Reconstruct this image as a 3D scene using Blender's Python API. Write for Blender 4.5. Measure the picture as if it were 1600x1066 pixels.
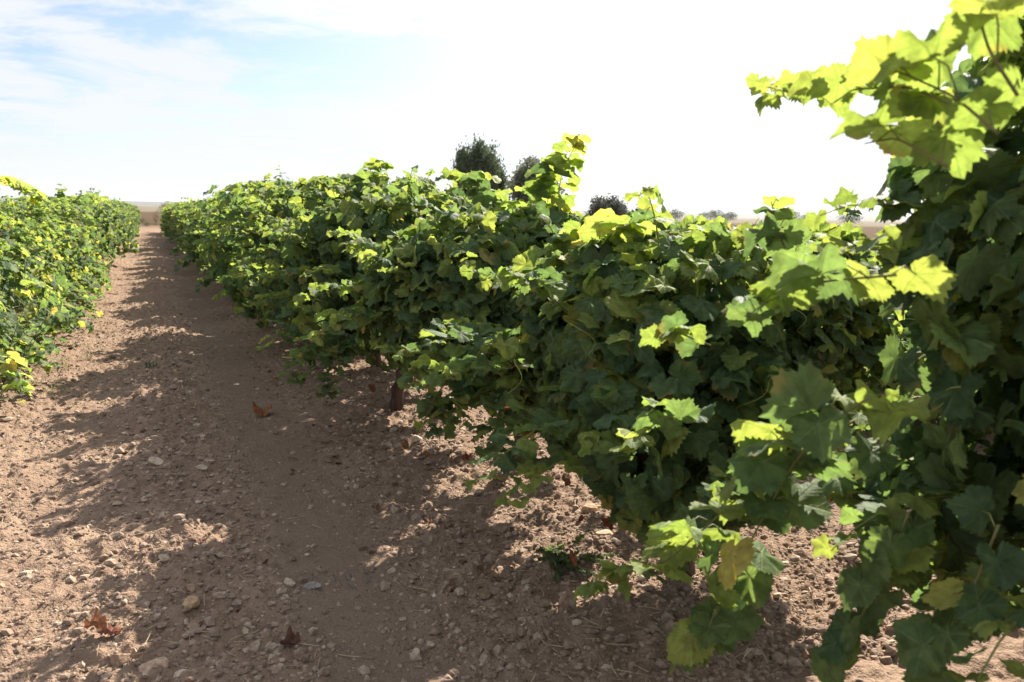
import bpy, math, random
import numpy as np
from mathutils import Matrix, Vector

# ------------------------------------------------------------------ scene
for o in list(bpy.data.objects):
    bpy.data.objects.remove(o)
SC = bpy.context.scene
COL = SC.collection
RAD = math.radians

# ------------------------------------------------------------------ camera
# world: rows of vines run along +Y, X is across the rows, Z up, metres
CAM_H = 1.5
F_PX, CX, CY = 1291.0, 800.0, 533.0
YAW, PITCH, ROLL = RAD(23.55), RAD(8.80), RAD(1.2)
FW = Vector((math.sin(YAW) * math.cos(PITCH), math.cos(YAW) * math.cos(PITCH), -math.sin(PITCH)))
R0 = Vector((math.cos(YAW), -math.sin(YAW), 0))
U0 = R0.cross(FW)
RT = math.cos(ROLL) * R0 + math.sin(ROLL) * U0
UP = math.cos(ROLL) * U0 - math.sin(ROLL) * R0
cam = bpy.data.cameras.new('camera')
cam.sensor_width = 22.3
cam.lens = 18.0
cam.clip_start = 0.05
cam.clip_end = 9000
cam.dof.use_dof = True
cam.dof.focus_distance = 4.6
cam.dof.aperture_fstop = 3.2
cam_o = bpy.data.objects.new('camera', cam)
COL.objects.link(cam_o)
m = Matrix((( RT.x, UP.x, -FW.x, 0), (RT.y, UP.y, -FW.y, 0), (RT.z, UP.z, -FW.z, CAM_H), (0, 0, 0, 1)))
cam_o.matrix_world = m
SC.camera = cam_o

def ray(px, py):
    return FW + (px - CX) / F_PX * RT + (CY - py) / F_PX * UP

def on_ground(px, py, z=0.0):
    d = ray(px, py); t = (z - CAM_H) / d.z
    return np.array([d.x * t, d.y * t, z])

def at_u(px, py, u):
    d = ray(px, py); t = u / d.x
    return np.array([u, d.y * t, CAM_H + d.z * t])

def at_dist(px, py, dist):
    d = ray(px, py); t = dist / math.hypot(d.x, d.y)
    return np.array([d.x * t, d.y * t, CAM_H + d.z * t])

# ------------------------------------------------------------------ light
SUN_AZ, SUN_EL = RAD(46), RAD(38.5)          # azimuth from +Y (the row direction) towards +X
SUN = np.array([math.sin(SUN_AZ) * math.cos(SUN_EL), math.cos(SUN_AZ) * math.cos(SUN_EL), math.sin(SUN_EL)])
sl = bpy.data.lights.new('sun', 'SUN')
sl.energy = 4.9
sl.angle = RAD(0.55)
sl.color = (1.0, 0.915, 0.785)
so = bpy.data.objects.new('sun', sl)
COL.objects.link(so)
so.rotation_euler = Vector(-SUN).to_track_quat('-Z', 'Y').to_euler()

SC.view_settings.view_transform = 'Standard'
SC.view_settings.look = 'None'
SC.view_settings.gamma = 1.0
SC.view_settings.use_curve_mapping = False
SC.view_settings.exposure = 1.60
SC.cycles.max_bounces = 10
SC.cycles.transmission_bounces = 6
SC.cycles.use_denoising = True
SC.cycles.volume_bounces = 1

class NT:
    """little helper to write node trees"""
    def __init__(s, tree):
        s.t = tree; tree.nodes.clear()
    def n(s, kind, ins=None, **props):
        nd = s.t.nodes.new(kind)
        for k, v in props.items():
            setattr(nd, k, v)
        for k, v in (ins or {}).items():
            if isinstance(v, bpy.types.NodeSocket):
                s.t.links.new(v, nd.inputs[k])
            elif v is not None:
                nd.inputs[k].default_value = v
        return nd
    def math(s, op, a, b=None, clamp=False):
        return s.n('ShaderNodeMath', {0: a, 1: b}, operation=op, use_clamp=clamp).outputs[0]
    def mix(s, f, a, b, blend='MIX'):
        nd = s.t.nodes.new('ShaderNodeMix'); nd.data_type = 'RGBA'; nd.blend_type = blend
        for i, v in ((0, f), (6, a), (7, b)):
            if isinstance(v, bpy.types.NodeSocket): s.t.links.new(v, nd.inputs[i])
            else: nd.inputs[i].default_value = v if i == 0 else (tuple(v) + (1,))[:4]
        return nd.outputs[2]
    def smooth(s, v, lo, hi, a=0.0, b=1.0):
        return s.n('ShaderNodeMapRange', {0: v, 1: lo, 2: hi, 3: a, 4: b}, interpolation_type='SMOOTHSTEP').outputs[0]
    def noise(s, vec, scale, detail=4, rough=0.55, dist=0.0):
        return s.n('ShaderNodeTexNoise', {'Vector': vec, 'Scale': scale, 'Detail': detail, 'Roughness': rough, 'Distortion': dist}).outputs['Fac']

world = bpy.data.worlds.new('World')
SC.world = world
world.use_nodes = True
w = NT(world.node_tree)
sky = w.n('ShaderNodeTexSky', sky_type='NISHITA', sun_disc=False, sun_elevation=SUN_EL, sun_rotation=SUN_AZ,
          altitude=100, air_density=0.9, dust_density=1.2, ozone_density=2.0)
direction = w.n('ShaderNodeTexCoord').outputs['Generated']
sep = w.n('ShaderNodeSeparateXYZ', {0: direction})
CLOUD_SEED = 27.1
# thin cloud: long streaks on a high layer, seen flat towards the horizon
hgt = w.math('ADD', w.math('MAXIMUM', sep.outputs[2], 0.0), 0.10)
cu = w.math('DIVIDE', sep.outputs[0], hgt)
cv = w.math('DIVIDE', sep.outputs[1], hgt)
cvec = w.n('ShaderNodeCombineXYZ', {0: cu, 1: cv, 2: CLOUD_SEED}).outputs[0]
n1 = w.noise(cvec, 1.5, 9, 0.64, 0.35)
n2 = w.noise(cvec, 0.30, 3, 0.5)
cl = w.math('ADD', w.math('MULTIPLY', n1, 0.6), w.math('MULTIPLY', n2, 0.5))
cl = w.smooth(cl, 0.455, 0.57)
low = w.smooth(sep.outputs[2], 0.0, 0.13, 1.0, 0.0)            # layers close up towards the horizon
cl = w.math('MAXIMUM', cl, w.math('MULTIPLY', low, 1.0))
sund = w.n('ShaderNodeVectorMath', {0: direction, 1: tuple(SUN)}, operation='DOT_PRODUCT').outputs['Value']
veil = w.smooth(sund, 0.68, 0.94)                                # thin bright veil round the sun
cl = w.math('MAXIMUM', cl, w.math('MULTIPLY', veil, 0.9))
bright = w.smooth(sund, 0.66, 0.95, 6.5, 10.0)
cloud_col = w.n('ShaderNodeVectorMath', {0: (0.93, 0.965, 1.03), 'Scale': bright}, operation='SCALE').outputs[0]
skyc = w.mix(w.math('MULTIPLY', cl, 0.95), sky.outputs[0], (1, 1, 1))
w.t.links.new(cloud_col, skyc.node.inputs[7])
bg = w.n('ShaderNodeBackground', {'Color': skyc, 'Strength': 0.050})
out = w.n('ShaderNodeOutputWorld', {'Surface': bg.outputs[0]})

# ------------------------------------------------------------------ noise in numpy
_tab = np.random.RandomState(7).rand(256, 256).astype(np.float32)
def vnoise(x, y):
    xi = np.floor(x).astype(np.int64); yi = np.floor(y).astype(np.int64)
    fx = x - xi; fy = y - yi
    fx = fx * fx * (3 - 2 * fx); fy = fy * fy * (3 - 2 * fy)
    a = _tab[xi & 255, yi & 255]; b = _tab[(xi + 1) & 255, yi & 255]
    c = _tab[xi & 255, (yi + 1) & 255]; d = _tab[(xi + 1) & 255, (yi + 1) & 255]
    return (a * (1 - fx) + b * fx) * (1 - fy) + (c * (1 - fx) + d * fx) * fy - 0.5

def vn(x, y, wl, seed=0):
    c, s = math.cos(0.7 + seed), math.sin(0.7 + seed)
    return vnoise((x * c - y * s) / wl + 17.3 * seed + 100, (x * s + y * c) / wl + 9.1 * seed + 100)

ROW_GAP, ROW_X = 3.5, 1.8
def bump01(x, c, wdt):
    return np.exp(-((x - c) / wdt) ** 2)

def ground_z(x, y):
    x = np.asarray(x, float); y = np.asarray(y, float)
    near = 1 / (1 + (np.hypot(x, y) / 45) ** 4)
    xr = (x - ROW_X + ROW_GAP / 2) % ROW_GAP - ROW_GAP / 2           # distance from the nearest row
    berm = 0.055 * np.exp(-(xr / 0.55) ** 2) + 0.03 * bump01(x, 0.02 + 0.08 * np.sin(y * .8), 0.30) - 0.035 * bump01(x, 0.66, 0.3) - 0.02 * bump01(x, -0.55, .3)
    rough = 0.55 + 0.5 * bump01(x, 0.05, 0.28) + 0.25 * bump01(xr, 0, 0.8) - 0.42 * bump01(x, 0.66, 0.26)
    z = 0.045 * vn(x, y, 1.3, 1) + rough * (0.035 * vn(x, y, .36, 2) + 0.026 * vn(x, y, .13, 3))
    a = vn(x, y, .055, 4); b = vn(x, y, .026, 5)
    c_ = vn(x, y, .085, 8)
    z = z + rough * (0.055 * np.maximum(c_, -.02) + 0.060 * np.maximum(a, -.06) + 0.036 * np.maximum(b, -.1))
    far = np.hypot(x, y)
    z = near * (z + berm) + 2.0 * vn(x, y, 420, 6) * np.clip((far - 90) / 500, 0, 1) - 0.4 * np.clip((far - 70) / 300, 0, 1)
    return z

# ------------------------------------------------------------------ mesh helpers
def mesh_np(name, verts, faces_by_n, mat, parent=None, smooth=True, tint=None, luv=None):
    """faces_by_n: list of int arrays shaped (k, n)"""
    me = bpy.data.meshes.new(name)
    verts = np.asarray(verts, np.float32)
    me.vertices.add(len(verts)); me.vertices.foreach_set('co', verts.ravel())
    loops = np.concatenate([f.ravel() for f in faces_by_n]).astype(np.int32)
    tot = np.concatenate([np.full(len(f), f.shape[1], np.int32) for f in faces_by_n])
    start = np.concatenate([[0], np.cumsum(tot)[:-1]]).astype(np.int32)
    me.loops.add(len(loops)); me.loops.foreach_set('vertex_index', loops)
    me.polygons.add(len(tot)); me.polygons.foreach_set('loop_start', start); me.polygons.foreach_set('loop_total', tot)
    me.polygons.foreach_set('use_smooth', np.full(len(tot), smooth))
    if tint is not None:
        a = me.attributes.new('tint', 'FLOAT_COLOR', 'POINT')
        a.data.foreach_set('color', np.concatenate([tint, np.ones((len(tint), 1))], 1).astype(np.float32).ravel())
    if luv is not None:
        a = me.attributes.new('luv', 'FLOAT_VECTOR', 'POINT')
        a.data.foreach_set('vector', luv.astype(np.float32).ravel())
    me.update(calc_edges=True)
    me.materials.append(mat)
    o = bpy.data.objects.new(name, me)
    COL.objects.link(o)
    if parent is not None: o.parent = parent
    return o

class Geo:
    """collects tubes, blobs and so on into ONE mesh"""
    def __init__(s): s.v = []; s.q = []; s.t = []; s.c = []; s.k = 0
    def add(s, v, q=None, t=None, col=None):
        v = np.asarray(v, float)
        if q is not None and len(q): s.q.append(np.asarray(q) + s.k)
        if t is not None and len(t): s.t.append(np.asarray(t) + s.k)
        s.v.append(v); s.k += len(v)
        if col is not None: s.c.append(np.broadcast_to(np.asarray(col, float), (len(v), 3)))
    def tube(s, pts, rad, sides=6, rng=None, lump=0.0, col=None):
        pts = np.asarray(pts, float); n = len(pts)
        rad = np.broadcast_to(np.asarray(rad, float), (n,))
        tan = np.gradient(pts, axis=0); tan /= np.linalg.norm(tan, axis=1)[:, None] + 1e-9
        ref = np.array([0.31, 0.22, 0.1]) if abs(tan[0][2]) > .8 else np.array([0, 0, 1.])
        V = []
        for i in range(n):
            a = np.cross(tan[i], ref); a /= np.linalg.norm(a) + 1e-9
            b = np.cross(a, tan[i]); ref = b
            th = np.linspace(0, 2 * np.pi, sides, endpoint=False)
            r = rad[i] * (1 + (lump * rng.uniform(-1, 1, sides) if lump else 0))
            V.append(pts[i] + np.outer(np.cos(th) * r, a) + np.outer(np.sin(th) * r, b))
        V = np.concatenate(V + [pts[:1], pts[-1:]])
        Q = []
        for i in range(n - 1):
            for j in range(sides):
                j2 = (j + 1) % sides
                Q.append((i * sides + j, i * sides + j2, (i + 1) * sides + j2, (i + 1) * sides + j))
        T = [(n * sides, (j + 1) % sides, j) for j in range(sides)] + \
            [(n * sides + 1, (n - 1) * sides + j, (n - 1) * sides + (j + 1) % sides) for j in range(sides)]
        s.add(V, Q, T, col)
    def build(s, name, mat, parent=None, smooth=True):
        f = []
        if s.q: f.append(np.concatenate(s.q))
        if s.t: f.append(np.concatenate(s.t))
        return mesh_np(name, np.concatenate(s.v), f, mat, parent, smooth, np.concatenate(s.c) if s.c else None)

def tag(o, label=None, cat=None, group=None, kind=None):
    if label: o['label'] = label
    if cat: o['category'] = cat
    if group: o['group'] = group
    if kind: o['kind'] = kind
    return o

def empty(name, loc, rz=0.0, scale=1.0):
    o = bpy.data.objects.new(name, None); COL.objects.link(o)
    o.empty_display_size = 0.2
    o.location = loc; o.rotation_euler = (0, 0, rz)
    o.scale = (scale,) * 3 if np.isscalar(scale) else scale
    return o

def norm(a): return a / (np.linalg.norm(a, axis=-1, keepdims=True) + 1e-9)

# ------------------------------------------------------------------ materials
def new_mat(name):
    mt = bpy.data.materials.new(name); mt.use_nodes = True
    return mt, NT(mt.node_tree)

def mat_leaf():
    mt, k = new_mat('vine_leaf')
    tint = k.n('ShaderNodeAttribute', attribute_name='tint')
    luv = k.n('ShaderNodeAttribute', attribute_name='luv').outputs['Vector']
    p = k.n('ShaderNodeSeparateXYZ', {0: luv})
    ang = k.math('ARCTAN2', p.outputs[0], p.outputs[1])
    r = k.math('SQRT', k.math('ADD', k.math('MULTIPLY', p.outputs[0], p.outputs[0]), k.math('MULTIPLY', p.outputs[1], p.outputs[1])))
    # five main veins 52 degrees apart and herringbone side veins
    half = RAD(26)
    off = k.math('PINGPONG', k.math('ADD', ang, RAD(26 * 21)), half)      # 26 degrees on a vein ... 0 between
    dv = k.math('MULTIPLY', r, k.math('SINE', k.math('SUBTRACT', half, off)))
    main = k.smooth(dv, 0.010, 0.038, 1.0, 0.0)
    side = k.math('SINE', k.math('SUBTRACT', k.math('MULTIPLY', r, 42.0), k.math('MULTIPLY', dv, 60.0)))
    side = k.smooth(side, 0.72, 1.0, 0.0, 0.45)
    vein = k.math('MAXIMUM', main, side)
    pos = k.n('ShaderNodeNewGeometry')
    nz = k.noise(pos.outputs['Position'], 38, 3, 0.6)
    rnd = k.n('ShaderNodeObjectInfo').outputs['Random']
    val = k.math('MULTIPLY', k.smooth(nz, 0.25, 0.75, 0.70, 1.30), k.math('ADD', 0.9, k.math('MULTIPLY', rnd, 0.2)))
    base = k.n('ShaderNodeVectorMath', {0: tint.outputs['Color'], 'Scale': val}, operation='SCALE').outputs[0]
    blot = k.noise(pos.outputs['Position'], 8.5, 4, 0.65)
    burn = k.math('MULTIPLY', k.smooth(blot, 0.57, 0.69), k.smooth(r, 0.45, 0.85))          # scorched, yellowing margins
    base_b = k.mix(k.math('MULTIPLY', burn, 0.75), base, (0.21, 0.155, 0.055)); k.t.links.new(base, base_b.node.inputs[6]); base = base_b
    lightv = k.n('ShaderNodeVectorMath', {0: base, 1: (1.5, 1.38, 1.5)}, operation='MULTIPLY').outputs[0]
    lightv = k.n('ShaderNodeVectorMath', {0: lightv, 1: (0.02, 0.022, 0.01)}, operation='ADD').outputs[0]
    top = k.mix(vein, base, (1, 1, 1)); k.t.links.new(lightv, top.node.inputs[7])
    under = k.mix(0.45, base, (0.15, 0.19, 0.10)); k.t.links.new(top, under.node.inputs[6])
    col = k.mix(pos.outputs['Backfacing'], top, under)
    tr = k.n('ShaderNodeVectorMath', {0: base, 1: (3.15, 2.95, 1.65)}, operation='MULTIPLY').outputs[0]
    tr = k.mix(k.math('MULTIPLY', vein, 0.35), tr, (0.05, 0.09, 0.01))
    bmp = k.n('ShaderNodeBump', {'Height': k.math('ADD', k.math('MULTIPLY', vein, -0.5), nz), 'Strength': 0.6, 'Distance': 0.006})
    rough = k.n('ShaderNodeMix', {0: pos.outputs['Backfacing'], 2: 0.58, 3: 0.85}).outputs[0]
    pr = k.n('ShaderNodeBsdfPrincipled', {'Base Color': col, 'Roughness': rough, 'Specular IOR Level': 0.13, 'Normal': bmp.outputs[0]})
    tl = k.n('ShaderNodeBsdfTranslucent', {'Color': tr})
    mx = k.n('ShaderNodeMixShader', {0: 0.40, 1: pr.outputs[0], 2: tl.outputs[0]})
    k.n('ShaderNodeOutputMaterial', {'Surface': mx.outputs[0]})
    return mt

def mat_plain(name, col, rough=0.8, scale=20.0, var=0.35, bump=0.4, dist=0.01, tinted=False, spec=0.3, stretch=None, transl=0.0):
    mt, k = new_mat(name)
    co = k.n('ShaderNodeTexCoord').outputs['Object']
    if stretch: co = k.n('ShaderNodeVectorMath', {0: co, 1: stretch}, operation='MULTIPLY').outputs[0]
    nz = k.noise(co, scale, 6, 0.62)
    if tinted:
        base = k.n('ShaderNodeAttribute', attribute_name='tint').outputs['Color']
    else:
        base = k.n('ShaderNodeRGB'); base.outputs[0].default_value = tuple(col) + (1,); base = base.outputs[0]
    c = k.n('ShaderNodeVectorMath', {0: base, 'Scale': k.smooth(nz, 0.25, 0.75, 1 - var, 1 + var)}, operation='SCALE').outputs[0]
    b = k.n('ShaderNodeBump', {'Height': nz, 'Strength': bump, 'Distance': dist})
    pr = k.n('ShaderNodeBsdfPrincipled', {'Base Color': c, 'Roughness': rough, 'Specular IOR Level': spec, 'Normal': b.outputs[0]})
    s = pr.outputs[0]
    if transl:
        tl = k.n('ShaderNodeBsdfTranslucent', {'Color': c})
        s = k.n('ShaderNodeMixShader', {0: transl, 1: s, 2: tl.outputs[0]}).outputs[0]
    k.n('ShaderNodeOutputMaterial', {'Surface': s})
    return mt

def mat_soil():
    mt, k = new_mat('soil')
    pos = k.n('ShaderNodeNewGeometry').outputs['Position']
    big = k.noise(pos, 0.9, 4, 0.55)
    mid = k.noise(pos, 11, 5, 0.6)
    fine = k.noise(pos, 75, 6, 0.7)
    c = k.mix(k.smooth(big, 0.3, 0.7), (0.238, 0.164, 0.116), (0.288, 0.205, 0.150))
    c = k.mix(k.smooth(mid, 0.35, 0.7, 0, 0.65), c, (0.182, 0.124, 0.091))
    c = k.mix(k.smooth(fine, 0.55, 0.8, 0, 0.6), c, (0.36, 0.278, 0.210))
    c = k.mix(k.smooth(fine, 0.42, 0.24, 0, 0.5), c, (0.19, 0.115, 0.075))
    vor = k.n('ShaderNodeTexVoronoi', {'Vector': pos, 'Scale': 26.0, 'Randomness': 1.0}, feature='F1')
    pale = k.math('MULTIPLY', k.smooth(vor.outputs['Distance'], 0.20, 0.13), k.smooth(k.n('ShaderNodeSeparateXYZ', {0: vor.outputs['Color']}).outputs[0], 0.90, 0.93))
    c = k.mix(pale, c, (0.50, 0.43, 0.36))
    # land beyond the vineyard: reddish ploughed field, then pale stubble
    ln = k.n('ShaderNodeVectorMath', {0: pos}, operation='LENGTH').outputs['Value']
    wob = k.math('ADD', ln, k.math('MULTIPLY', k.noise(pos, 0.02, 3), 90.0))
    scrub = k.noise(pos, 0.22, 5, 0.6)
    fld = k.mix(k.smooth(scrub, 0.5, 0.62, 0, 0.75), (0.085, 0.055, 0.037), (0.055, 0.062, 0.028))
    c = k.mix(k.smooth(ln, 55, 75), c, fld)
    c = k.mix(k.smooth(wob, 230, 300), c, (0.15, 0.125, 0.095))
    v1 = k.n('ShaderNodeTexVoronoi', {'Vector': pos, 'Scale': 48.0}, feature='F1').outputs['Distance']
    v2 = k.n('ShaderNodeTexVoronoi', {'Vector': pos, 'Scale': 125.0}, feature='F1').outputs['Distance']
    crumb = k.math('ADD', k.math('MULTIPLY', v1, -1.1), k.math('MULTIPLY', v2, -0.7))
    h = k.math('ADD', k.math('ADD', k.math('MULTIPLY', mid, 0.6), fine), crumb)
    xs = k.n('ShaderNodeSeparateXYZ', {0: pos}).outputs[0]
    trk = k.smooth(k.math('ABSOLUTE', k.math('SUBTRACT', xs, 0.66)), 0.12, 0.34, 1.0, 0.0)   # compacted greyer wheel track
    trk = k.math('MULTIPLY', trk, k.smooth(ln, 40, 60, 1.0, 0.0))
    c = k.mix(k.math('MULTIPLY', trk, 0.55), c, (0.188, 0.140, 0.110))
    b = k.n('ShaderNodeBump', {'Height': h, 'Strength': 0.8, 'Distance': 0.009})
    pr = k.n('ShaderNodeBsdfPrincipled', {'Base Color': c, 'Roughness': 0.95, 'Specular IOR Level': 0.02, 'Normal': b.outputs[0]})
    k.n('ShaderNodeOutputMaterial', {'Surface': pr.outputs[0]})
    return mt

M_LEAF = mat_leaf()
M_SOIL = mat_soil()
M_BARK = mat_plain('vine_bark', (0.072, 0.044, 0.031), 0.9, 26, 0.5, 0.9, 0.012, stretch=(1, 1, 0.22))
M_CANE = mat_plain('cane', (0.20, 0.13, 0.06), 0.6, 30, 0.3, 0.2, 0.003, tinted=True)
M_CLOD = mat_plain('clod', (0.3, 0.2, 0.14), 0.95, 60, 0.3, 0.6, 0.006, tinted=True, spec=0.15)
M_STONE = mat_plain('stone', (0.42, 0.36, 0.30), 0.9, 45, 0.38, 0.9, 0.008, tinted=True, spec=0.25)
M_DRY = mat_plain('dry_leaf', (0.2, 0.07, 0.03), 0.8, 50, 0.35, 0.3, 0.004, tinted=True, transl=0.3)
M_WEED = mat_plain('weed_leaf', (0.1, 0.14, 0.06), 0.6, 40, 0.25, 0.2, 0.003, tinted=True, transl=0.3)
M_STRAW = mat_plain('straw', (0.42, 0.33, 0.2), 0.7, 40, 0.3, 0.2, 0.003, tinted=True)
M_TREE = mat_plain('tree_leaf', (0.05, 0.07, 0.03), 0.65, 4, 0.3, 0.1, 0.01, tinted=True, transl=0.38)
M_HILL = mat_plain('hill', (0.05, 0.062, 0.06), 0.95, 0.02, 0.25, 0.0, 0.01)

# ------------------------------------------------------------------ ground, one sheet to the horizon
def graded(lo, hi, step, a, b, far, g0=1.035, gmax=1.16):
    mid = list(np.arange(lo, hi + step / 2, step))
    right, x, s, g = [], mid[-1], step, g0
    while x < far:
        g = min(g * 1.0006, gmax); s *= g; x += s; right.append(x)
    left, x, s, g = [], mid[0], step, g0
    while x > -far:
        g = min(g * 1.0006, gmax); s *= g; x -= s; left.append(x)
    return np.array(left[::-1] + mid + right)

gx = graded(-1.7, 3.1, 0.0105, 0, 0, 3800, 1.045)
yl = [1.3]
while yl[-1] < 3800:
    v = yl[-1]
    yl.append(v + (0.0105 * max(1.0, v / 2.6) if v < 14 else min(0.0105 * v / 2.6 * (1 + (v - 14) * 0.012), v * .09)))
yb, s = [], 0.0105
x = 1.3
while x > -3800:
    s *= 1.13; x -= s; yb.append(x)
gy = np.array(yb[::-1] + yl)
X, Y = np.meshgrid(gx, gy)
Z = ground_z(X, Y)
nx, ny = len(gx), len(gy)
idx = np.arange(nx * ny).reshape(ny, nx)
quads = np.stack([idx[:-1, :-1], idx[:-1, 1:], idx[1:, 1:], idx[1:, :-1]], -1).reshape(-1, 4)
g = mesh_np('ground', np.stack([X, Y, Z], -1).reshape(-1, 3), [quads], M_SOIL)
tag(g, kind='structure', label='bare reddish brown tilled soil between the vine rows')

def hills():
    ge = Geo(); rng = np.random.RandomState(3)
    az = np.radians(np.linspace(-60, 110, 240)); R = 3300.0
    top = 13 + 9 * (np.array([vnoise(np.array([a * 9.0 + 50]), np.array([2.5]))[0] for a in az]) + .5)
    bot = [np.stack([np.sin(az) * (R + q), np.cos(az) * (R + q), zz * np.ones_like(az)], -1) for q, zz in ((-150, -8),)]
    ridge = np.stack([np.sin(az) * R, np.cos(az) * R, top], -1)
    back = np.stack([np.sin(az) * (R + 250), np.cos(az) * (R + 250), np.full_like(az, -8)], -1)
    v = np.concatenate([bot[0], ridge, back]); n = len(az)
    q = [(r * n + i, r * n + i + 1, (r + 1) * n + i + 1, (r + 1) * n + i) for r in (0, 1) for i in range(n - 1)]
    ge.add(v, q)
    return tag(ge.build('hills', M_HILL), kind='structure', label='low dark line of land along the horizon')
hills()

# ------------------------------------------------------------------ vine leaves
def leaf_template(M, rings, rng):
    """five-lobed toothed leaf; origin at the petiole, tip along +y, face +z, about 1.55 long"""
    th = np.linspace(-np.pi, np.pi, M, endpoint=False) + np.pi / M
    knots = np.radians([-180, -158, -128, -105, -80, -52, -27, 0, 27, 52, 80, 105, 128, 158, 180])
    rv = np.array([.14, .60, .76, .78, .73, .90, .82, 1.02, .82, .90, .73, .78, .76, .60, .14])
    rv = rv * (1 + rng.uniform(-.11, .10, len(rv))); rv[-1] = rv[0]
    ki = np.clip(np.searchsorted(knots, th) - 1, 0, len(knots) - 2)
    fr = (th - knots[ki]) / (knots[ki + 1] - knots[ki]); fs = fr * fr * (3 - 2 * fr)
    fr = .35 * fr + .65 * fs                       # rounded lobes
    r = rv[ki] * (1 - fr) + rv[ki + 1] * fr
    if M >= 26: r = r * (1 + rng.uniform(.02, .085, M) * np.where(np.arange(M) % 2, 1, -1))
    elif M >= 18: r = r * (1 + 0.04 * np.where(np.arange(M) % 2, 1, -1))
    V = [np.zeros((1, 3))]
    for q in rings:
        rr = r * q if q > .8 else (np.minimum(r, .8) * .6 + .3 * .4) * q / .6 * .85
        V.append(np.stack([np.sin(th) * rr, np.cos(th) * rr, np.zeros(M)], -1))
    V = np.concatenate(V)
    uv = V.copy()
    x, y = V[:, 0], V[:, 1]; rad = np.hypot(x, y); an = np.arctan2(x, y)
    fold = rng.uniform(-.12, .62); droop = rng.uniform(-.05, .95); wave = rng.uniform(.05, .19); ph = rng.uniform(0, 6.28)
    z = fold * np.abs(x) * .9 - droop * (rad ** 2) * .45 + wave * np.sin(an * 5 + ph) * rad ** 1.5 + rng.uniform(-.2, .2) * x * y
    if len(rings) > 1:      # puckering between the veins, crinkled and rolled margins
        z = z + .055 * np.cos(an * 360 / 52 * 1.0) * rad * (rad > .2) + rng.normal(0, .020 if M < 40 else .016, len(z)) * (rad > .15)
        z = z - rng.uniform(0, .35) * np.clip(rad - .62, 0, 1) ** 1.2
    V[:, 2] = z
    T = [(0, 1 + j, 1 + (j + 1) % M) for j in range(M)]
    Q = []
    for k in range(len(rings) - 1):
        a, b = 1 + k * M, 1 + (k + 1) * M
        Q += [(a + j, b + j, b + (j + 1) % M, a + (j + 1) % M) for j in range(M)]
    T = np.array(T)[:, [0, 2, 1]]; Q = np.array(Q).reshape(-1, 4)[:, ::-1] if Q else np.zeros((0, 4), int)
    return V, T, Q, uv

_lr = np.random.RandomState(5)
LODS = {0: [leaf_template(54, (.34, .70, 1.0), _lr) for _ in range(20)],
        1: [leaf_template(28, (.55, 1.0), _lr) for _ in range(16)],
        2: [leaf_template(16, (1.0,), _lr) for _ in range(10)]}

class Leaves:
    def __init__(s): s.p = []; s.n = []; s.t = []; s.s = []; s.c = []
    def add(s, p, n, t, size, col):
        p = np.atleast_2d(p); k = len(p)
        s.p.append(p); s.n.append(np.broadcast_to(n, (k, 3))); s.t.append(np.broadcast_to(t, (k, 3)))
        s.s.append(np.broadcast_to(np.asarray(size, float), (k,))); s.c.append(np.broadcast_to(col, (k, 3)))
    def count(s): return sum(len(q) for q in s.p)
    def build(s, name, lod, rng, parent, mat=None):
        P, N, T, S, C = (np.concatenate(q) for q in (s.p, s.n, s.t, s.s, s.c))
        N = norm(N); T = norm(T - N * (T * N).sum(1, keepdims=True)); Xa = np.cross(T, N)
        tm = LODS[lod]; which = rng.randint(0, len(tm), len(P))
        Vs, Ts, Qs, UV, TC, k = [], [], [], [], [], 0
        for w_ in range(len(tm)):
            sel = np.where(which == w_)[0]
            if not len(sel): continue
            V, Tr, Qd, uv = tm[w_]; nv = len(V)
            sc = (S[sel] / 1.55)[:, None, None]
            asp = rng.uniform(.88, 1.12, (len(sel), 1, 1)); cur = rng.uniform(.35, 1.8, (len(sel), 1, 1))
            W = P[sel][:, None, :] + sc * (V[None, :, :1] * asp * Xa[sel][:, None, :] + V[None, :, 1:2] * T[sel][:, None, :] + V[None, :, 2:] * cur * N[sel][:, None, :])
            Vs.append(W.reshape(-1, 3)); UV.append(np.tile(uv, (len(sel), 1)))
            TC.append(np.repeat(C[sel], nv, 0))
            o = (np.arange(len(sel)) * nv + k)[:, None, None]
            Ts.append((Tr[None] + o).reshape(-1, 3))
            if len(Qd): Qs.append((Qd[None] + o).reshape(-1, 4))
            k += len(sel) * nv
        f = [np.concatenate(Ts)] + ([np.concatenate(Qs)] if Qs else [])
        return mesh_np(name, np.concatenate(Vs), f, mat or M_LEAF, parent, True, np.concatenate(TC), np.concatenate(UV))

GREEN = np.array([(0.047, 0.083, 0.042), (0.060, 0.104, 0.048), (0.074, 0.121, 0.050), (0.090, 0.138, 0.054)])
YOUNG = np.array([(0.118, 0.165, 0.046), (0.155, 0.195, 0.056), (0.102, 0.150, 0.044)])
YELLOW = np.array([(0.20, 0.215, 0.060), (0.26, 0.235, 0.075), (0.17, 0.20, 0.055)])
DRY = np.array([(0.17, 0.055, 0.025), (0.22, 0.085, 0.035), (0.12, 0.045, 0.025), (0.26, 0.15, 0.07)])
CANE_G, CANE_B = (0.17, 0.19, 0.06), (0.20, 0.115, 0.06)

def pick(rng, pal, k):
    a = pal[rng.randint(0, len(pal), k)]; b = pal[rng.randint(0, len(pal), k)]
    t = rng.rand(k, 1)
    return (a * t + b * (1 - t)) * rng.uniform(.85, 1.15, (k, 1))

def tints(rng, k, yellow=.05, young=.10, up=None):
    c = pick(rng, GREEN, k)
    u = rng.rand(k)
    yg = u < young; c[yg] = pick(rng, YOUNG, yg.sum())
    ye = u > 1 - yellow; c[ye] = pick(rng, YELLOW, ye.sum())
    return c

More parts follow.
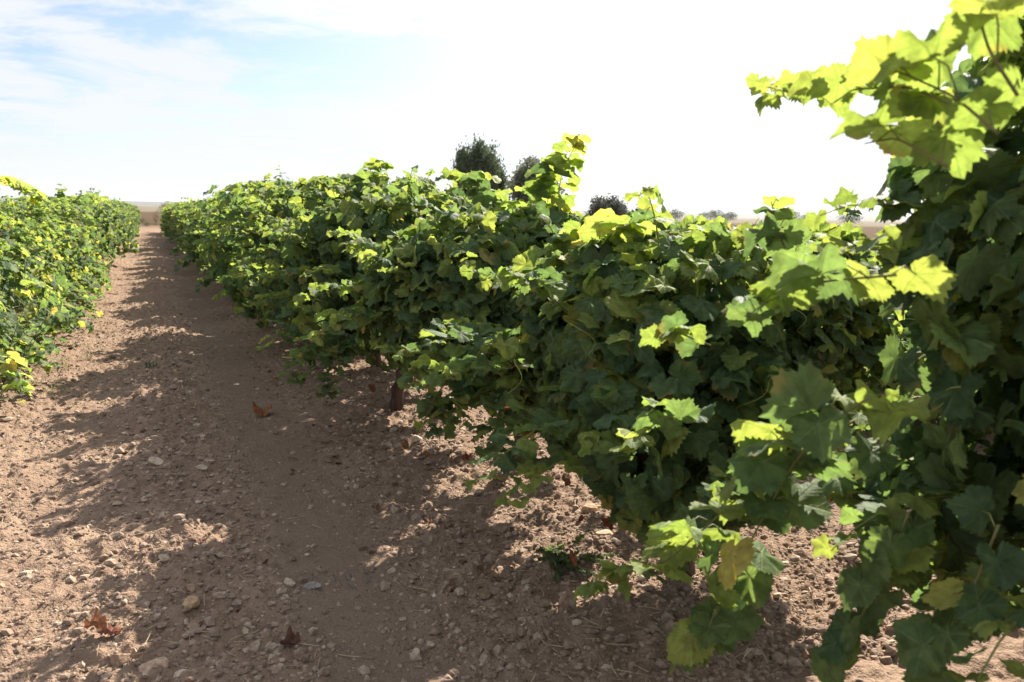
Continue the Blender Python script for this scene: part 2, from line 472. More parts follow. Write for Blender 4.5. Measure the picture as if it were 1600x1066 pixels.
def shoot_path(rng, p, d, length, droop, n=None, wob=.12):
    n = n or max(4, int(length / .06)); step = length / n
    d = np.array(d, float) / np.linalg.norm(d); pts = [np.array(p, float)]
    for i in range(n):
        d = d + np.array([0, 0, -droop * step * (0.4 + 1.4 * i / n)]) + rng.normal(0, wob, 3) * step * 3
        d /= np.linalg.norm(d); pts.append(pts[-1] + d * step)
    return np.array(pts)

def leafy(rng, lv, pts, smax, smin, col_fn, spacing=.055, petiole=.06, start=0.0, tip_young=True, petg=None, sun=0.35, up=.75):
    """hang leaves alternately along a shoot; returns nothing, adds to lv (and petioles to petg)"""
    seg = np.linalg.norm(np.diff(pts, axis=0), axis=1); L = seg.sum(); cum = np.concatenate([[0], np.cumsum(seg)])
    q = max(L * start, .01); side = 1
    while q < L:
        f = q / L
        p = np.array([np.interp(q, cum, pts[:, a]) for a in range(3)])
        tg = norm(np.array([np.interp(min(q + .02, L), cum, pts[:, a]) - np.interp(max(q - .02, 0), cum, pts[:, a]) for a in range(3)]))
        lat = norm(np.cross(tg, [0, 0, 1.0]) + 1e-6) * side
        size = (smax * (1 - f) ** .6 + smin * (1 - (1 - f) ** .6)) * rng.uniform(.8, 1.15)
        pd = norm(lat * .8 + np.array([0, 0, .35]) + tg * .35 + rng.normal(0, .35, 3))
        pet = petiole * size / .12 * rng.uniform(.7, 1.3)
        b = p + pd * pet
        n = norm(np.array([0, 0, up]) + (np.array([-.5, -.45, .15]) if up < .5 else 0) + SUN * sun + pd * .35 + rng.normal(0, .38, 3))
        t = norm(pd * .7 + np.array([0, 0, -.55]) + tg * .2 + rng.normal(0, .25, 3))
        lv.add(b, n, t, size, col_fn(rng, f))
        if petg is not None and size > .05:
            mid = (p + b) / 2 + np.array([0, 0, .25 * pet])
            petg.tube(np.array([p, mid, b]), .0013 + .008 * size * .1, 4, col=CANE_G)
        side = -side
        q += spacing * rng.uniform(.75, 1.25) * (1 - .35 * f)

def col_shoot(rng, f):
    if rng.rand() < .25 + .65 * f: return pick(rng, YOUNG, 1)[0]
    return pick(rng, GREEN, 1)[0]
def col_yellow(rng, f):
    return pick(rng, YELLOW * 1.1 if rng.rand() < .2 else YOUNG * 1.35, 1)[0]
def col_old(rng, f):
    return tints(rng, 1, .10, .08)[0]

def lumps(seed, k=9):
    r = np.random.RandomState(seed)
    return norm(r.normal(0, 1, (k, 3))), r.uniform(-.42, .28, k)

def make_vine(seed, lod, loc, label, group, top=1.6, ctr=(0, 0), rad=(.92, .88), skirt=(.40, .62), n_fill=1300,
              n_canes=18, n_top=14, leaf=.135, yellow=.05, dry=26, extra=(), trunk_h=.55, lean=(0, 0), low=(), thick=1.0, cane_len=1.0, gap=0.0, gap_w=.2, gap_h=.38, n_side=16, bot=.30):
    """a sprawling bush vine: trunk with arms, canes, dense foliage, a few withered leaves"""
    rng = np.random.RandomState(seed)
    root = empty('grapevine', loc)
    tag(root, label, 'grapevine', group)
    # trunk and arms: one gnarled mesh
    ge = Geo()
    n = 12
    zz = np.linspace(-.06, trunk_h, n)
    tp = np.stack([lean[0] * np.maximum(zz / trunk_h, 0) ** 1.2 + rng.normal(0, .008, n), lean[1] * np.maximum(zz / trunk_h, 0) ** 1.2 + rng.normal(0, .008, n), zz], -1)
    rr = thick * (.042 + .016 * np.abs(np.linspace(-1, 1, n)) ** 2.5) * rng.uniform(.9, 1.12, n); rr[-1] *= .8
    ge.tube(tp, rr, 11, rng, .13)
    head = tp[-1] - np.array([0, 0, .04])
    arms = []
    for a in range(4):
        az = a * 1.571 + rng.uniform(-.4, .4)
        d = np.array([math.cos(az), math.sin(az), rng.uniform(.3, .9)])
        ap = shoot_path(rng, head, d, rng.uniform(.22, .38), -.6, 5, .3)
        ge.tube(ap, np.linspace(.032, .018, len(ap)) * thick, 8, rng, .12); arms.append(ap[-1])
    ge.build('trunk', M_BARK, root)
    lv, dr = Leaves(), Leaves()
    cz = (top + bot) / 2; rz = (top - bot) / 2
    c = np.array([ctr[0], ctr[1], cz]); radv = np.array([rad[0], rad[1], rz])
    ld, la = lumps(seed + 900)
    def lump(d):
        dot = d @ ld.T
        return 1 + (np.clip(dot - .55, 0, 1) / .45 * la).sum(-1)
    # canes arching out of the arms
    for i in range(n_canes):
        p = arms[i % 4]
        az = i * 2.4 + rng.uniform(-.5, .5)
        d = np.array([math.cos(az), math.sin(az), rng.uniform(.5, 2.2)])
        L = rng.uniform(.55, .95) * (top / 1.6) * cane_len
        pts = shoot_path(rng, p, d, L, rng.uniform(1.0, 2.2))
        pts[:, 2] = np.maximum(pts[:, 2], .12)
        pts[:, 2] = np.where(pts[:, 2] > top - .12, top - .12 + (pts[:, 2] - top + .12) * .3, pts[:, 2])
        if lod < 2:
            g2 = Geo(); g2.tube(pts, np.linspace(.0060, .0022, len(pts)), 6 if lod == 0 else 4, col=CANE_B)
            g2.build('cane', M_CANE, root)
        leafy(rng, lv, pts, leaf * 1.05, leaf * .5, col_old if i % 3 else col_shoot, start=.2, spacing=.065 if lod < 2 else .09)
    # foliage that fills the envelope, thick outside and thin inside
    k = n_fill * 3
    d = norm(rng.normal(0, 1, (k, 3)))
    f = np.where(rng.rand(k) < .66, rng.uniform(.80, 1.02, k), rng.uniform(.35, .85, k))
    sq = np.abs(d) ** .82 * np.sign(d)                      # slightly boxy
    P = c + sq * radv * (f * lump(d))[:, None]
    P[:, 2] = np.where(P[:, 2] > top - .06, top - .06 + (P[:, 2] - top + .06) * .35, P[:, 2])
    edge = np.where(P[:, 0] - c[0] < 0, skirt[0], skirt[1]) + gap_h * np.exp(-((P[:, 1] - gap) / gap_w) ** 2)
    edge = edge + .34 * vnoise(P[:, 1] * 2.3 + seed * 3.7 + 40, P[:, 0] * .8 + 60) * 2
    keep = np.where((P[:, 2] > np.maximum(edge, .10)) )[0][:n_fill]
    P, dk = P[keep], d[keep]
    o_ = norm(dk / radv * radv.min())
    kk = len(P)
    nrm = norm(o_ * .75 + np.array([0, 0, .30]) + SUN * .12 + rng.normal(0, .55, (kk, 3)))
    tipd = norm(np.array([0, 0, -.85]) + o_ * .45 + rng.normal(0, .35, (kk, 3)))
    sz = leaf * rng.uniform(.55, 1.15, kk)
    lv.add(P, nrm, tipd, sz, np.where((rng.rand(kk) < np.clip((P[:, 2] - top * .62) / (top * .36), 0, 1) * .62)[:, None], pick(rng, YOUNG, kk), tints(rng, kk, yellow, .08)))  # paler towards the top: young growth, plus sunlit lightness put into the leaf colour
    # hanging skirts: canes that droop to near the ground
    for (ax, ay, az_, dx, dy, L) in low:
        pts = shoot_path(rng, (ax, ay, az_), (dx, dy, .15), L, 2.4)
        if lod < 2:
            g2 = Geo(); g2.tube(pts, np.linspace(.005, .002, len(pts)), 6, col=CANE_B); g2.build('cane', M_CANE, root)
        for _ in range(3):
            leafy(rng, lv, pts + rng.normal(0, .05, 3), leaf, leaf * .7, col_old, spacing=.05)
    # young shoots sticking out of the top and sides
    for i in range(n_top):
        dd = norm(np.array([rng.normal(0, .8), rng.normal(0, .8), rng.uniform(.15, 1.1)]))
        p = c + np.abs(dd) ** .82 * np.sign(dd) * radv * .9 * lump(dd[None])[0]
        p[2] = min(p[2], top - .05)
        L = rng.uniform(.12, .24) if i % 4 else rng.uniform(.2, .34)
        pts = shoot_path(rng, p, dd + np.array([0, 0, .5]), L, rng.uniform(.8, 3.0))
        if lod < 2:
            g2 = Geo(); g2.tube(pts, np.linspace(.0035, .0012, len(pts)), 5, col=CANE_G); g2.build('shoot', M_CANE, root)
        leafy(rng, lv, pts, leaf * .95, leaf * .32, col_shoot, spacing=.05)
    # leafy side shoots that break the wall of foliage and catch the light
    for i in range(n_side):
        side = -1 if i % 5 else 1
        dd = norm(np.array([side * rng.uniform(.5, 1.2), rng.normal(0, .7), rng.uniform(-.35, .7)]))
        p = c + np.abs(dd) ** .82 * np.sign(dd) * radv * .88
        if abs(p[1] - gap) < gap_w * 1.2 and p[2] < .8: continue
        pts = shoot_path(rng, p, dd + np.array([0, 0, .35]), rng.uniform(.22, .48), rng.uniform(1.5, 4.0))
        if lod < 2:
            g2 = Geo(); g2.tube(pts, np.linspace(.0032, .0011, len(pts)), 5, col=CANE_G); g2.build('shoot', M_CANE, root)
        leafy(rng, lv, pts, leaf * .95, leaf * .38, col_shoot, spacing=.042)
    # shoots that the photograph shows one by one (world points)
    for pts, smax, smin, cf, sp in extra:
        q = np.asarray(pts, float) - np.asarray(loc, float)
        tt = np.linspace(0, len(q) - 1, max(8, len(q) * 5))
        q = np.stack([np.interp(tt, np.arange(len(q)), q[:, a]) for a in range(3)], -1)
        for _ in range(2): q[1:-1] = (q[:-2] + q[1:-1] * 2 + q[2:]) / 4
        g2 = Geo(); g2.tube(q, np.linspace(.0026, .0011, len(q)), 6, col=(0.13, 0.12, 0.045))
        leafy(rng, lv, q, smax, smin, cf, spacing=sp, petg=g2 if lod == 0 else None, sun=.25 if cf is col_old else .95, up=.2 if cf is col_old else .75)
        g2.build('shoot', M_CANE, root)
    # withered leaves low inside the bush
    if dry:
        dd = norm(rng.normal(0, 1, (dry, 3)))
        P = c + dd * radv * rng.uniform(.45, .95, (dry, 1)); P[:, 2] = np.clip(np.where(rng.rand(dry) < .6, rng.normal(.52, .2, dry), rng.normal(.95, .25, dry)), .22, top * .9)
        dr.add(P, norm(rng.normal(0, 1, (dry, 3))), norm(np.array([0, 0, -1.]) + rng.normal(0, .4, (dry, 3))), leaf * rng.uniform(.3, .65, dry), pick(rng, DRY, dry))
        wo = dr.build('withered_foliage', lod, rng, root, M_DRY)
        wo['label'] = 'dried reddish brown leaves'
    lv.build('foliage', lod, rng, root)
    # tendrils on the near vines
    if lod == 0:
        for i in range(7):
            dd = norm(np.array([-abs(rng.normal(0, 1)), rng.normal(0, .8), rng.uniform(0, 1)]))
            p = c + dd * radv * 1.0
            t = np.linspace(0, 1, 22)
            ax = norm(np.array([rng.normal(0, 1), rng.normal(0, 1), -.3])) * .13
            cur = np.stack([np.sin(t * t * 7) * .022, np.cos(t * t * 7) * .022, t * 0], -1)
            g2 = Geo(); g2.tube(p + t[:, None] * ax + cur + np.array([0, 0, -.08]) * (t ** 2)[:, None], np.linspace(.0017, .0007, 22), 5, col=(0.22, 0.24, 0.06))
            g2.build('tendril', M_CANE, root)
    return root

def copy_tree(o, parent=None):
    c = o.copy(); COL.objects.link(c)
    if parent is not None: c.parent = parent
    for ch in o.children: copy_tree(ch, c)
    return c

GR = 'grapevines of the right-hand row'
GL = 'grapevines of the left-hand row'
def gz(x, y): return float(ground_z(np.array([x]), np.array([y]))[0])
def base(x, y): return (x, y, gz(x, y) - .01)

def P(*a):   # pixel + distance across the rows -> point
    return at_u(*a)

# nearest vine, mostly to the right of the frame
make_vine(11, 0, base(2.12, .95), 'nearest grapevine, tall and shady, filling the right edge of the picture', GR, top=1.92, ctr=(.03, -.02), rad=(.76, .70), cane_len=.75,
          skirt=(.62, .85), n_fill=3800, n_canes=22, n_top=3, n_side=6, leaf=.108, yellow=.05, dry=40, trunk_h=.6,
          low=[(-.6, .35, .85, -.3, .5, .65), (-.2, .6, .8, -.3, .6, .6)],
          extra=[([P(1500, 170, 1.15), P(1420, 135, 1.12), P(1330, 140, 1.14), P(1250, 150, 1.18), P(1178, 130, 1.22)], .082, .04, lambda r, f: pick(r, YOUNG * 1.1, 1)[0], .042),
                 ([P(1560, 210, 1.05), P(1490, 150, 1.03), P(1400, 110, 1.02), P(1370, 120, 1.02)], .105, .08, col_yellow, .055),
                 ([P(1590, 150, 1.08), P(1545, 80, 1.06), P(1525, 10, 1.05), P(1540, -50, 1.05)], .105, .07, col_yellow, .055),
                 ([P(1480, 260, 1.05), P(1400, 215, 1.03), P(1350, 225, 1.02)], .11, .085, col_yellow, .06),
                 ([P(1400, 430, 1.10), P(1280, 440, 1.08), P(1200, 470, 1.08), P(1160, 500, 1.1)], .115, .08, col_shoot, .042),
                 ([P(1360, 620, 1.15), P(1250, 690, 1.10), P(1140, 790, 1.08), P(1040, 880, 1.06), P(940, 920, 1.06)], .122, .07, col_shoot, .045),
                 ([P(1300, 640, 1.12), P(1230, 740, 1.1), P(1170, 850, 1.1), P(1120, 960, 1.1), P(1080, 1040, 1.12)], .115, .08, col_old, .04),
                 ([P(1420, 800, 1.30), P(1380, 900, 1.28), P(1330, 990, 1.26), P(1300, 1060, 1.26)], .10, .07, col_old, .036),
                 ([P(1560, 820, 1.30), P(1520, 920, 1.28), P(1480, 1010, 1.26), P(1450, 1080, 1.26)], .10, .07, col_old, .036),
                 ])
make_vine(12, 0, base(1.95, 2.66), 'second grapevine of the right-hand row, low round top, dark trunk showing below its leaves', GR, top=1.46, ctr=(-.04, -.05), rad=(.84, .76),
          skirt=(.34, .72), n_fill=3200, n_canes=18, n_top=7, leaf=.108, yellow=.07, dry=80, lean=(-.02, -.05),
          low=[(-.4, -.1, .8, -.8, -.1, .6)],
          extra=[([P(1240, 420, 1.5), P(1215, 360, 1.5), P(1205, 315, 1.5)], .12, .06, col_shoot, .05),
                 ([P(1090, 660, 1.25), P(1040, 650, 1.12), P(1000, 680, 1.08), P(985, 700, 1.06)], .11, .07, col_shoot, .035),
                 ([P(1060, 400, 1.7), P(1010, 340, 1.7), P(1000, 300, 1.7)], .13, .06, col_shoot, .05),
                 ([P(1110, 540, 1.2), P(1060, 520, 1.1), P(1030, 530, 1.06)], .10, .06, col_shoot, .035)])
make_vine(13, 1, base(1.9, 4.22), 'third grapevine of the right-hand row, with a tall pale shoot standing against the sky', GR, top=1.50, ctr=(-.05, -.14), rad=(.92, .74), bot=.0, gap=.05, gap_w=.46, gap_h=.74,
          skirt=(.18, .62), n_fill=4000, n_canes=18, n_top=14, n_side=26, leaf=.101, yellow=.09, dry=80,
          low=[(-.5, -.6, .7, -.4, -.4, .6), (-.45, -.75, .6, -.12, -.3, .6)],
          extra=[([P(850, 380, 1.95), P(868, 320, 1.95), P(880, 265, 1.95), P(905, 215, 1.95)], .15, .08, col_yellow, .035),
                 ([P(860, 400, 1.85), P(852, 330, 1.85), P(862, 285, 1.85), P(872, 250, 1.87)], .15, .11, col_shoot, .04),
                 ([P(830, 400, 1.7), P(810, 340, 1.7), P(800, 300, 1.7)], .13, .07, col_yellow, .045),
                 ([P(930, 400, 1.55), P(960, 360, 1.5), P(985, 350, 1.45)], .12, .07, col_yellow, .04),
                 ([P(730, 560, 1.15), P(680, 580, 1.05), P(640, 605, 1.0)], .12, .07, col_shoot, .04)])
make_vine(14, 1, base(1.60, 5.80), 'fourth grapevine of the right-hand row, its leaning brown trunk bare at the foot', GR, top=1.70, ctr=(.08, .05), rad=(.96, .72), gap=.1, gap_w=.6, gap_h=.50, bot=.2,
          skirt=(.34, .66), n_fill=3100, n_canes=18, n_top=16, n_side=24, leaf=.106, yellow=.05, dry=30, lean=(.13, -.04), thick=1.1,
          low=[(-.4, -.5, .6, -.15, -.3, .7), (-.45, -.65, .6, -.2, -.2, .7), (-.5, -.35, .6, -.2, -.1, .55)],
          extra=[([P(780, 330, 1.9), P(760, 300, 1.9), P(740, 282, 1.9), P(700, 278, 1.9)], .13, .07, col_shoot, .04),
                 ([P(520, 500, 1.1), P(450, 465, 1.0), P(405, 475, .96)], .12, .06, col_shoot, .04)])
make_vine(15, 1, base(1.85, 7.36), 'fifth grapevine of the right-hand row, tallest dome of leaves left of the round tree', GR, top=1.84, ctr=(-.12, .0), rad=(1.0, .73), bot=.18,
          skirt=(.30, .6), n_fill=3200, n_canes=16, n_top=16, n_side=26, leaf=.102, yellow=.04, dry=20,
          low=[(-.5, -.1, .7, -.5, -.2, .5), (-.5, .4, .7, -.6, .2, .45)],
          extra=[([P(590, 310, 1.8), P(582, 285, 1.8), P(578, 262, 1.8), P(600, 262, 1.8)], .13, .08, col_shoot, .04)])
make_vine(16, 1, base(1.8, 8.92), 'sixth grapevine of the right-hand row, just left of the tallest leafy dome', GR, top=1.68, ctr=(-.12, 0), rad=(1.02, .75), bot=.12, skirt=(.26, .6),
          n_fill=2900, n_canes=14, n_top=16, n_side=24, leaf=.103, low=[(-.5, 0, .7, -.6, -.2, .45)], yellow=.05, dry=12)
make_vine(17, 1, base(1.85, 10.5), 'seventh grapevine of the right-hand row, with one shoot tip sticking up alone', GR, top=1.64, ctr=(-.12, 0), rad=(1.02, .75), bot=.12, skirt=(.2, .6),
          n_fill=2900, n_canes=14, n_top=16, n_side=24, leaf=.103, low=[(-.5, 0, .7, -.6, -.2, .45)], yellow=.05, dry=12,
          extra=[([P(415, 330, 1.7), P(412, 312, 1.7), P(408, 297, 1.7)], .08, .05, col_shoot, .05)])

# left-hand row: the path side is in full sun
LX = -1.80
left_near = [
 (31, 7.3, 1.0, 'small low end of a left-hand vine hanging into the left edge of the picture', .95),
 (32, 8.9, 1.22, 'nearest full grapevine of the left-hand row, yellowing at the picture edge', 1.0),
 (33, 10.5, 1.36, 'left-hand grapevine with a long shoot arching over its top', 1.0),
 (34, 12.1, 1.28, 'left-hand grapevine reaching down to the soil with a low bright green skirt', 1.05),
 (35, 13.7, 1.54, 'left-hand grapevine with a pointed top above the low bright skirt', 1.0),
 (36, 15.3, 1.46, 'left-hand grapevine with brownish yellow leaves near its top', 1.0),
]
for sd, y, top, lab, rd in left_near:
    ex = []
    if sd == 33:
        ex = [([P(75, 345, -1.35), P(62, 310, -1.4), P(30, 290, -1.5), P(-10, 282, -1.6), P(-50, 290, -1.7)], .13, .08, col_yellow, .03)]
    if sd == 34:
        ex = [([P(118, 335, -1.2), P(128, 312, -1.15), P(146, 306, -1.1), P(160, 318, -1.05)], .11, .06, col_shoot, .035)]
    if sd == 36:
        ex = [([P(140, 330, -1.5), P(152, 312, -1.45), P(168, 309, -1.4)], .11, .06, col_shoot, .035)]
    if sd == 32:
        ex = [([P(30, 470, -1.0), P(55, 440, -.9), P(75, 450, -.8)], .11, .06, col_yellow, .035), ([P(0, 560, -.9), P(25, 575, -.8), P(35, 615, -.75)], .10, .06, col_yellow, .035)]
    if sd == 35:
        ex = [([P(95, 330, -1.5), P(97, 305, -1.5), P(96, 292, -1.5)], .13, .09, col_shoot, .035)]
    make_vine(sd, 1, base(LX - (.18 if y < 10 else .05), y), lab, GL, top=top, rad=(rd, .92), ctr=(.05, 0), bot=.0, skirt=(.5, .10), n_fill=1900, n_canes=16, n_top=18, n_side=30, leaf=.104,
              yellow=.16, dry=14, low=[(.6, .0, .5, .6, .1, .7), (.6, .4, .45, .6, .1, .6), (.6, -.4, .45, .6, -.3, .7), (.5, -.6, .4, .5, -.5, .6)], extra=ex)

# prototypes for the rest, then copies
protos = []
for i in range(5):
    pr = make_vine(60 + i, 2, (0, -30 - 3 * i, 0), 'prototype', None, top=1.60 + .05 * (i % 3), rad=(1.02, .75), bot=.12, skirt=(.2, .4), n_fill=3600, n_canes=12, n_top=18,
                   leaf=.104, yellow=.03 + .035 * i, dry=8, low=[(-.6, 0, .6, -.6, .1, .6), (.6, .1, .6, .6, .1, .6)])
    protos.append(pr)
used = [False] * 5
prng = random.Random(4)
def place(x, y, label, group, hs=1.0):
    i = prng.randrange(5)
    o = protos[i] if not used[i] else copy_tree(protos[i])
    used[i] = True
    o.location = base(x, y)
    o.rotation_euler = (0, 0, prng.choice((0, math.pi)) + prng.uniform(-.5, .5))
    sxy = prng.uniform(.94, 1.08)
    o.scale = (sxy, sxy, hs * prng.uniform(.95, 1.05))
    tag(o, label, 'grapevine', group)
    return o

y = 12.1
while y < 52:
    near = y < 22
    place(ROW_X - .1 + prng.uniform(-.1, .1), y, 'leafy grapevine in the middle stretch of the right-hand row, beyond the lone shoot tip' if near else
          'small far grapevine closing up the right-hand row towards its end', GR, 1.0 if near else .97)
    y += 1.56
y = 16.9
while y < 52:
    near = y < 25
    place(LX + prng.uniform(-.08, .08), y, 'leafy grapevine in the middle stretch of the left-hand row' if near else
          'small far grapevine closing up the left-hand row towards its end', GL, 1.0 if near else .97)
    y += 1.56
for r, y0 in ((1, 4.0), (2, 8.0)):
    y = y0
    while y < 50:
        place(ROW_X + ROW_GAP * r + prng.uniform(-.08, .08), y, ('low grapevine in the second row to the right, seen over the nearer vines' if r == 1 else
              'low grapevine in the third row to the right, far behind the nearer vines'), 'grapevines of the rows behind', (.80 if r == 1 else .76) * prng.uniform(.94, 1.08))
        y += 1.6

# ------------------------------------------------------------------ trees beyond the vineyard
def tree(kind, px, py_top, px_w, dist, label, group='trees beyond the vineyard', seed=0, n=5200, pal=None):
    rng = np.random.RandomState(seed + 200)
    top = at_dist(px, py_top, dist)
    wdt = px_w * dist / F_PX
    gzv = gz(top[0], top[1])
    H = top[2] - gzv
    root = empty('tree', (top[0], top[1], gzv))
    tag(root, label, 'tree', group)
    ge = Geo()
    th = H * (.28 if kind != 'bush' else .03)
    ge.tube(shoot_path(rng, (0, 0, -.2), (0, 0, 1), H * .7, 0, 8, .05), np.linspace(.045, .012, 9) * H * .6, 8, rng, .1)
    for a in range(6):
        az = a * 1.05 + rng.uniform(-.3, .3)
        ge.tube(shoot_path(rng, (0, 0, th * rng.uniform(.8, 1.8)), (math.cos(az), math.sin(az), 1.0), wdt * .45, -.2, 5, .1), np.linspace(.016, .004, 6) * H * .6, 6, rng, .1)
    ge.build('trunk', M_BARK, root)
    # crown: many small leaf tufts grouped in clumps
    ncl = 90 if kind == 'plume' else 70
    d = norm(rng.normal(0, 1, (ncl, 3)))
    cz = (H + th) / 2; rzv = (H - th) / 2
    rr = rng.uniform(.35, .92, (ncl, 1))
    cl = np.array([0, 0, cz]) + d * rr * np.array([wdt / 2, wdt / 2, rzv])
    if kind == 'plume':      # narrower to the top, upright plumes
        cl[:, :2] *= np.clip(1.12 - .22 * (cl[:, 2:] - th) / (H - th), .4, 1.2)
    per = n // ncl
    pp, sizes = [], []
    for q in cl:
        sg = np.array([.05, .05, .12]) * wdt if kind == 'plume' else np.array([.075, .075, .06]) * wdt
        if kind == 'loose': sg = sg * .9
        pp.append(q + rng.normal(0, 1, (per, 3)) * sg)
    pp = np.concatenate(pp); pp = pp[pp[:, 2] > th * .6]; k = len(pp)
    s = wdt * rng.uniform(.022, .045, (k, 1))
    nrm = norm(rng.normal(0, 1, (k, 3)))
    tdir = norm(rng.normal(0, .6, (k, 3)) + (np.array([0, 0, 1.6]) if kind == 'plume' else np.array([0, 0, -.2])))
    tdir = norm(tdir - nrm * (tdir * nrm).sum(1, keepdims=True)); sd = np.cross(tdir, nrm)
    ln_ = 2.0 if kind == 'plume' else 1.3
    V = np.stack([pp - sd * s * .5, pp + tdir * s * ln_ * .5 - sd * s * .2, pp + tdir * s * ln_, pp + sd * s * .5], 1).reshape(-1, 3)
    Qd = np.arange(k * 4).reshape(-1, 4)
    tc = np.repeat(pick(rng, np.array(pal), k), 4, 0)
    mesh_np('crown', V, [Qd], M_TREE, root, True, tc)
    return root
PAL1 = [(0.070, 0.105, 0.050), (0.090, 0.125, 0.060), (0.055, 0.085, 0.042)]
PAL2 = [(0.13, 0.15, 0.095), (0.11, 0.13, 0.08), (0.15, 0.17, 0.11)]
PAL3 = [(0.05, 0.065, 0.045), (0.065, 0.065, 0.055)]
tree('plume', 750, 230, 82, 62, 'dark dense round-headed tree with upright plumes, taller of the two behind the vines', seed=1, n=26000, pal=PAL1)
tree('loose', 832, 252, 92, 74, 'grey green loose-crowned tree partly hidden by the pale vine shoot', seed=2, n=18000, pal=PAL2)
tree('bush', 950, 303, 64, 66, 'low dark bushy tree showing just above the vine tops', seed=3, n=9000, pal=PAL3)
tree('bush', 1003, 309, 34, 68, 'small dark bush right of the low bushy tree', seed=4, n=5000, pal=PAL3)
for i, (px, py, pw) in enumerate([(1056, 326, 32), (1099, 330, 18), (1111, 327, 24), (1122, 325, 26), (1139, 330, 30), (1236, 328, 30), (1262, 332, 22), (1330, 334, 34)]):
    tree('bush', px, py, pw, 520 + (i * 67) % 140, 'tiny hazy grey tree on the far horizon right of centre', 'far trees on the horizon', seed=10 + i, n=1200,
         pal=[(0.05, 0.07, 0.045), (0.065, 0.085, 0.055)])
tree('bush', 262, 312, 30, 95, 'reddish brown dry shrub at the far end of the path', 'shrubs at the end of the path', seed=30, n=1600, pal=[(0.20, 0.12, 0.075), (0.15, 0.10, 0.06)])
tree('bush', 243, 327, 12, 80, 'small dark scrub bush on the bare field at the end of the path', 'shrubs at the end of the path', seed=31, n=900, pal=[(0.09, 0.07, 0.045), (0.10, 0.085, 0.05)])

for i, (px, py, pw) in enumerate([(230, 347, 14), (242, 350, 12), (222, 340, 12), (268, 336, 14)]):
    tree('bush', px, py, pw, 66 + 6 * i, 'low green scrub bush where the path runs out into the bare field', 'scrub at the end of the path', seed=50 + i, n=900, pal=[(0.08, 0.10, 0.045), (0.11, 0.11, 0.06)])
# ------------------------------------------------------------------ weeds and grass
def weed(loc, label, h, seed, blades=40, spread=.25, tall=True, pal=((0.13, 0.17, 0.075), (0.10, 0.14, 0.06), (0.18, 0.19, 0.10)), name='weed', cat='weed', width=.012, lean=(0, 0), group=None):
    rng = np.random.RandomState(seed)
    root = empty(name, loc); tag(root, label, cat, group)
    st, lf = Geo(), Geo(); pal = np.array(pal)
    ns = 3 if tall else 0
    stems = []
    for i in range(ns):
        d = np.array([rng.normal(0, .18) + lean[0], rng.normal(0, .18) + lean[1], 1])
        p = shoot_path(rng, (rng.normal(0, .02), rng.normal(0, .02), -.02), d, h * rng.uniform(.75, 1.05), .3, 14, .06)
        stems.append(p); st.tube(p, np.linspace(.005, .0015, len(p)), 6, col=(0.16, 0.17, 0.08))
    for i in range(blades):
        if tall:
            p = stems[i % ns]; q = p[min(len(p) - 1, int(rng.uniform(.08, 1) * len(p)))]
            L = rng.uniform(.06, .16) * h / .9; d = np.array([rng.normal(0, 1), rng.normal(0, 1), rng.uniform(.2, 1)])
        else:
            q = np.array([rng.normal(0, spread * .35), rng.normal(0, spread * .35), -.005]); L = h * rng.uniform(.5, 1.1)
            d = np.array([rng.normal(0, .6), rng.normal(0, .6), 1])
        pts = shoot_path(rng, q, d, L, rng.uniform(1.5, 6), 6, .1)
        tg = norm(np.gradient(pts, axis=0)); sd = norm(np.cross(tg, [0.1, .05, 1.0]))
        wv = (width * np.sin(np.linspace(.35, np.pi, 7)) + .0006)[:, None]
        V = np.concatenate([pts - sd * wv * .5, pts + sd * wv * .5 + tg * .002])
        Q = [(j, j + 1, 7 + j + 1, 7 + j) for j in range(6)]
        lf.add(V, Q, None, pick(rng, pal, 1)[0])
    if st.v: st.build('stem', M_STRAW, root)
    lf.build('foliage', M_WEED, root)
    return root

def gl(px, py): 
    p = on_ground(px, py); return (p[0], p[1], gz(p[0], p[1]))
weed(gl(-12, 640), 'tall grey green weed with narrow leaves leaning into the left edge', 1.0, 1, 60, lean=(.35, .1), width=.016)
weed(gl(40, 596), 'tall spindly pale weed standing in front of the left-hand vines', 1.0, 2, 150, width=.016, pal=((0.17, 0.19, 0.10), (0.22, 0.21, 0.12), (0.12, 0.15, 0.07)))
weed(gl(85, 515), 'broad-bladed green weed at the foot of the left-hand vines', .55, 3, 26, tall=False, spread=.25, width=.035)
for i, (px, py, hh) in enumerate([(112, 545, .14), (95, 575, .12), (60, 600, .12), (86, 612, .10), (140, 520, .14), (125, 560, .08)]):
    weed(gl(px, py), 'thin pale grass tuft on the sunny soil by the left-hand vines', hh, 20 + i, 26, .18, False, ((0.20, 0.22, 0.10), (0.30, 0.27, 0.14)), 'grass_tuft', 'grass', .005, group='grass tufts along the left-hand row')
def leafy_weed(loc, label, seed, rad, h, n, size):
    rng = np.random.RandomState(seed); root = empty('weed', loc); tag(root, label, 'weed')
    lv, st = Leaves(), Geo()
    for i in range(n):
        a = i * 2.4; d = np.array([math.cos(a), math.sin(a), rng.uniform(.05, .8)])
        p = shoot_path(rng, (0, 0, 0), d, rad * rng.uniform(.4, 1.1), 1.2, 7, .2); p[:, 2] = np.maximum(p[:, 2], .008)
        st.tube(p, np.linspace(.003, .001, len(p)), 5, col=(0.12, 0.13, 0.05))
        leafy(rng, lv, p, size, size * .5, lambda r, f: pick(r, GREEN * .8, 1)[0], spacing=.02, petiole=.03)
    st.build('stem', M_STRAW, root); lv.build('foliage', 1, rng, root)
leafy_weed(gl(872, 897), 'low dark green weed at the foot of the third vine', 40, .24, .1, 16, .035)
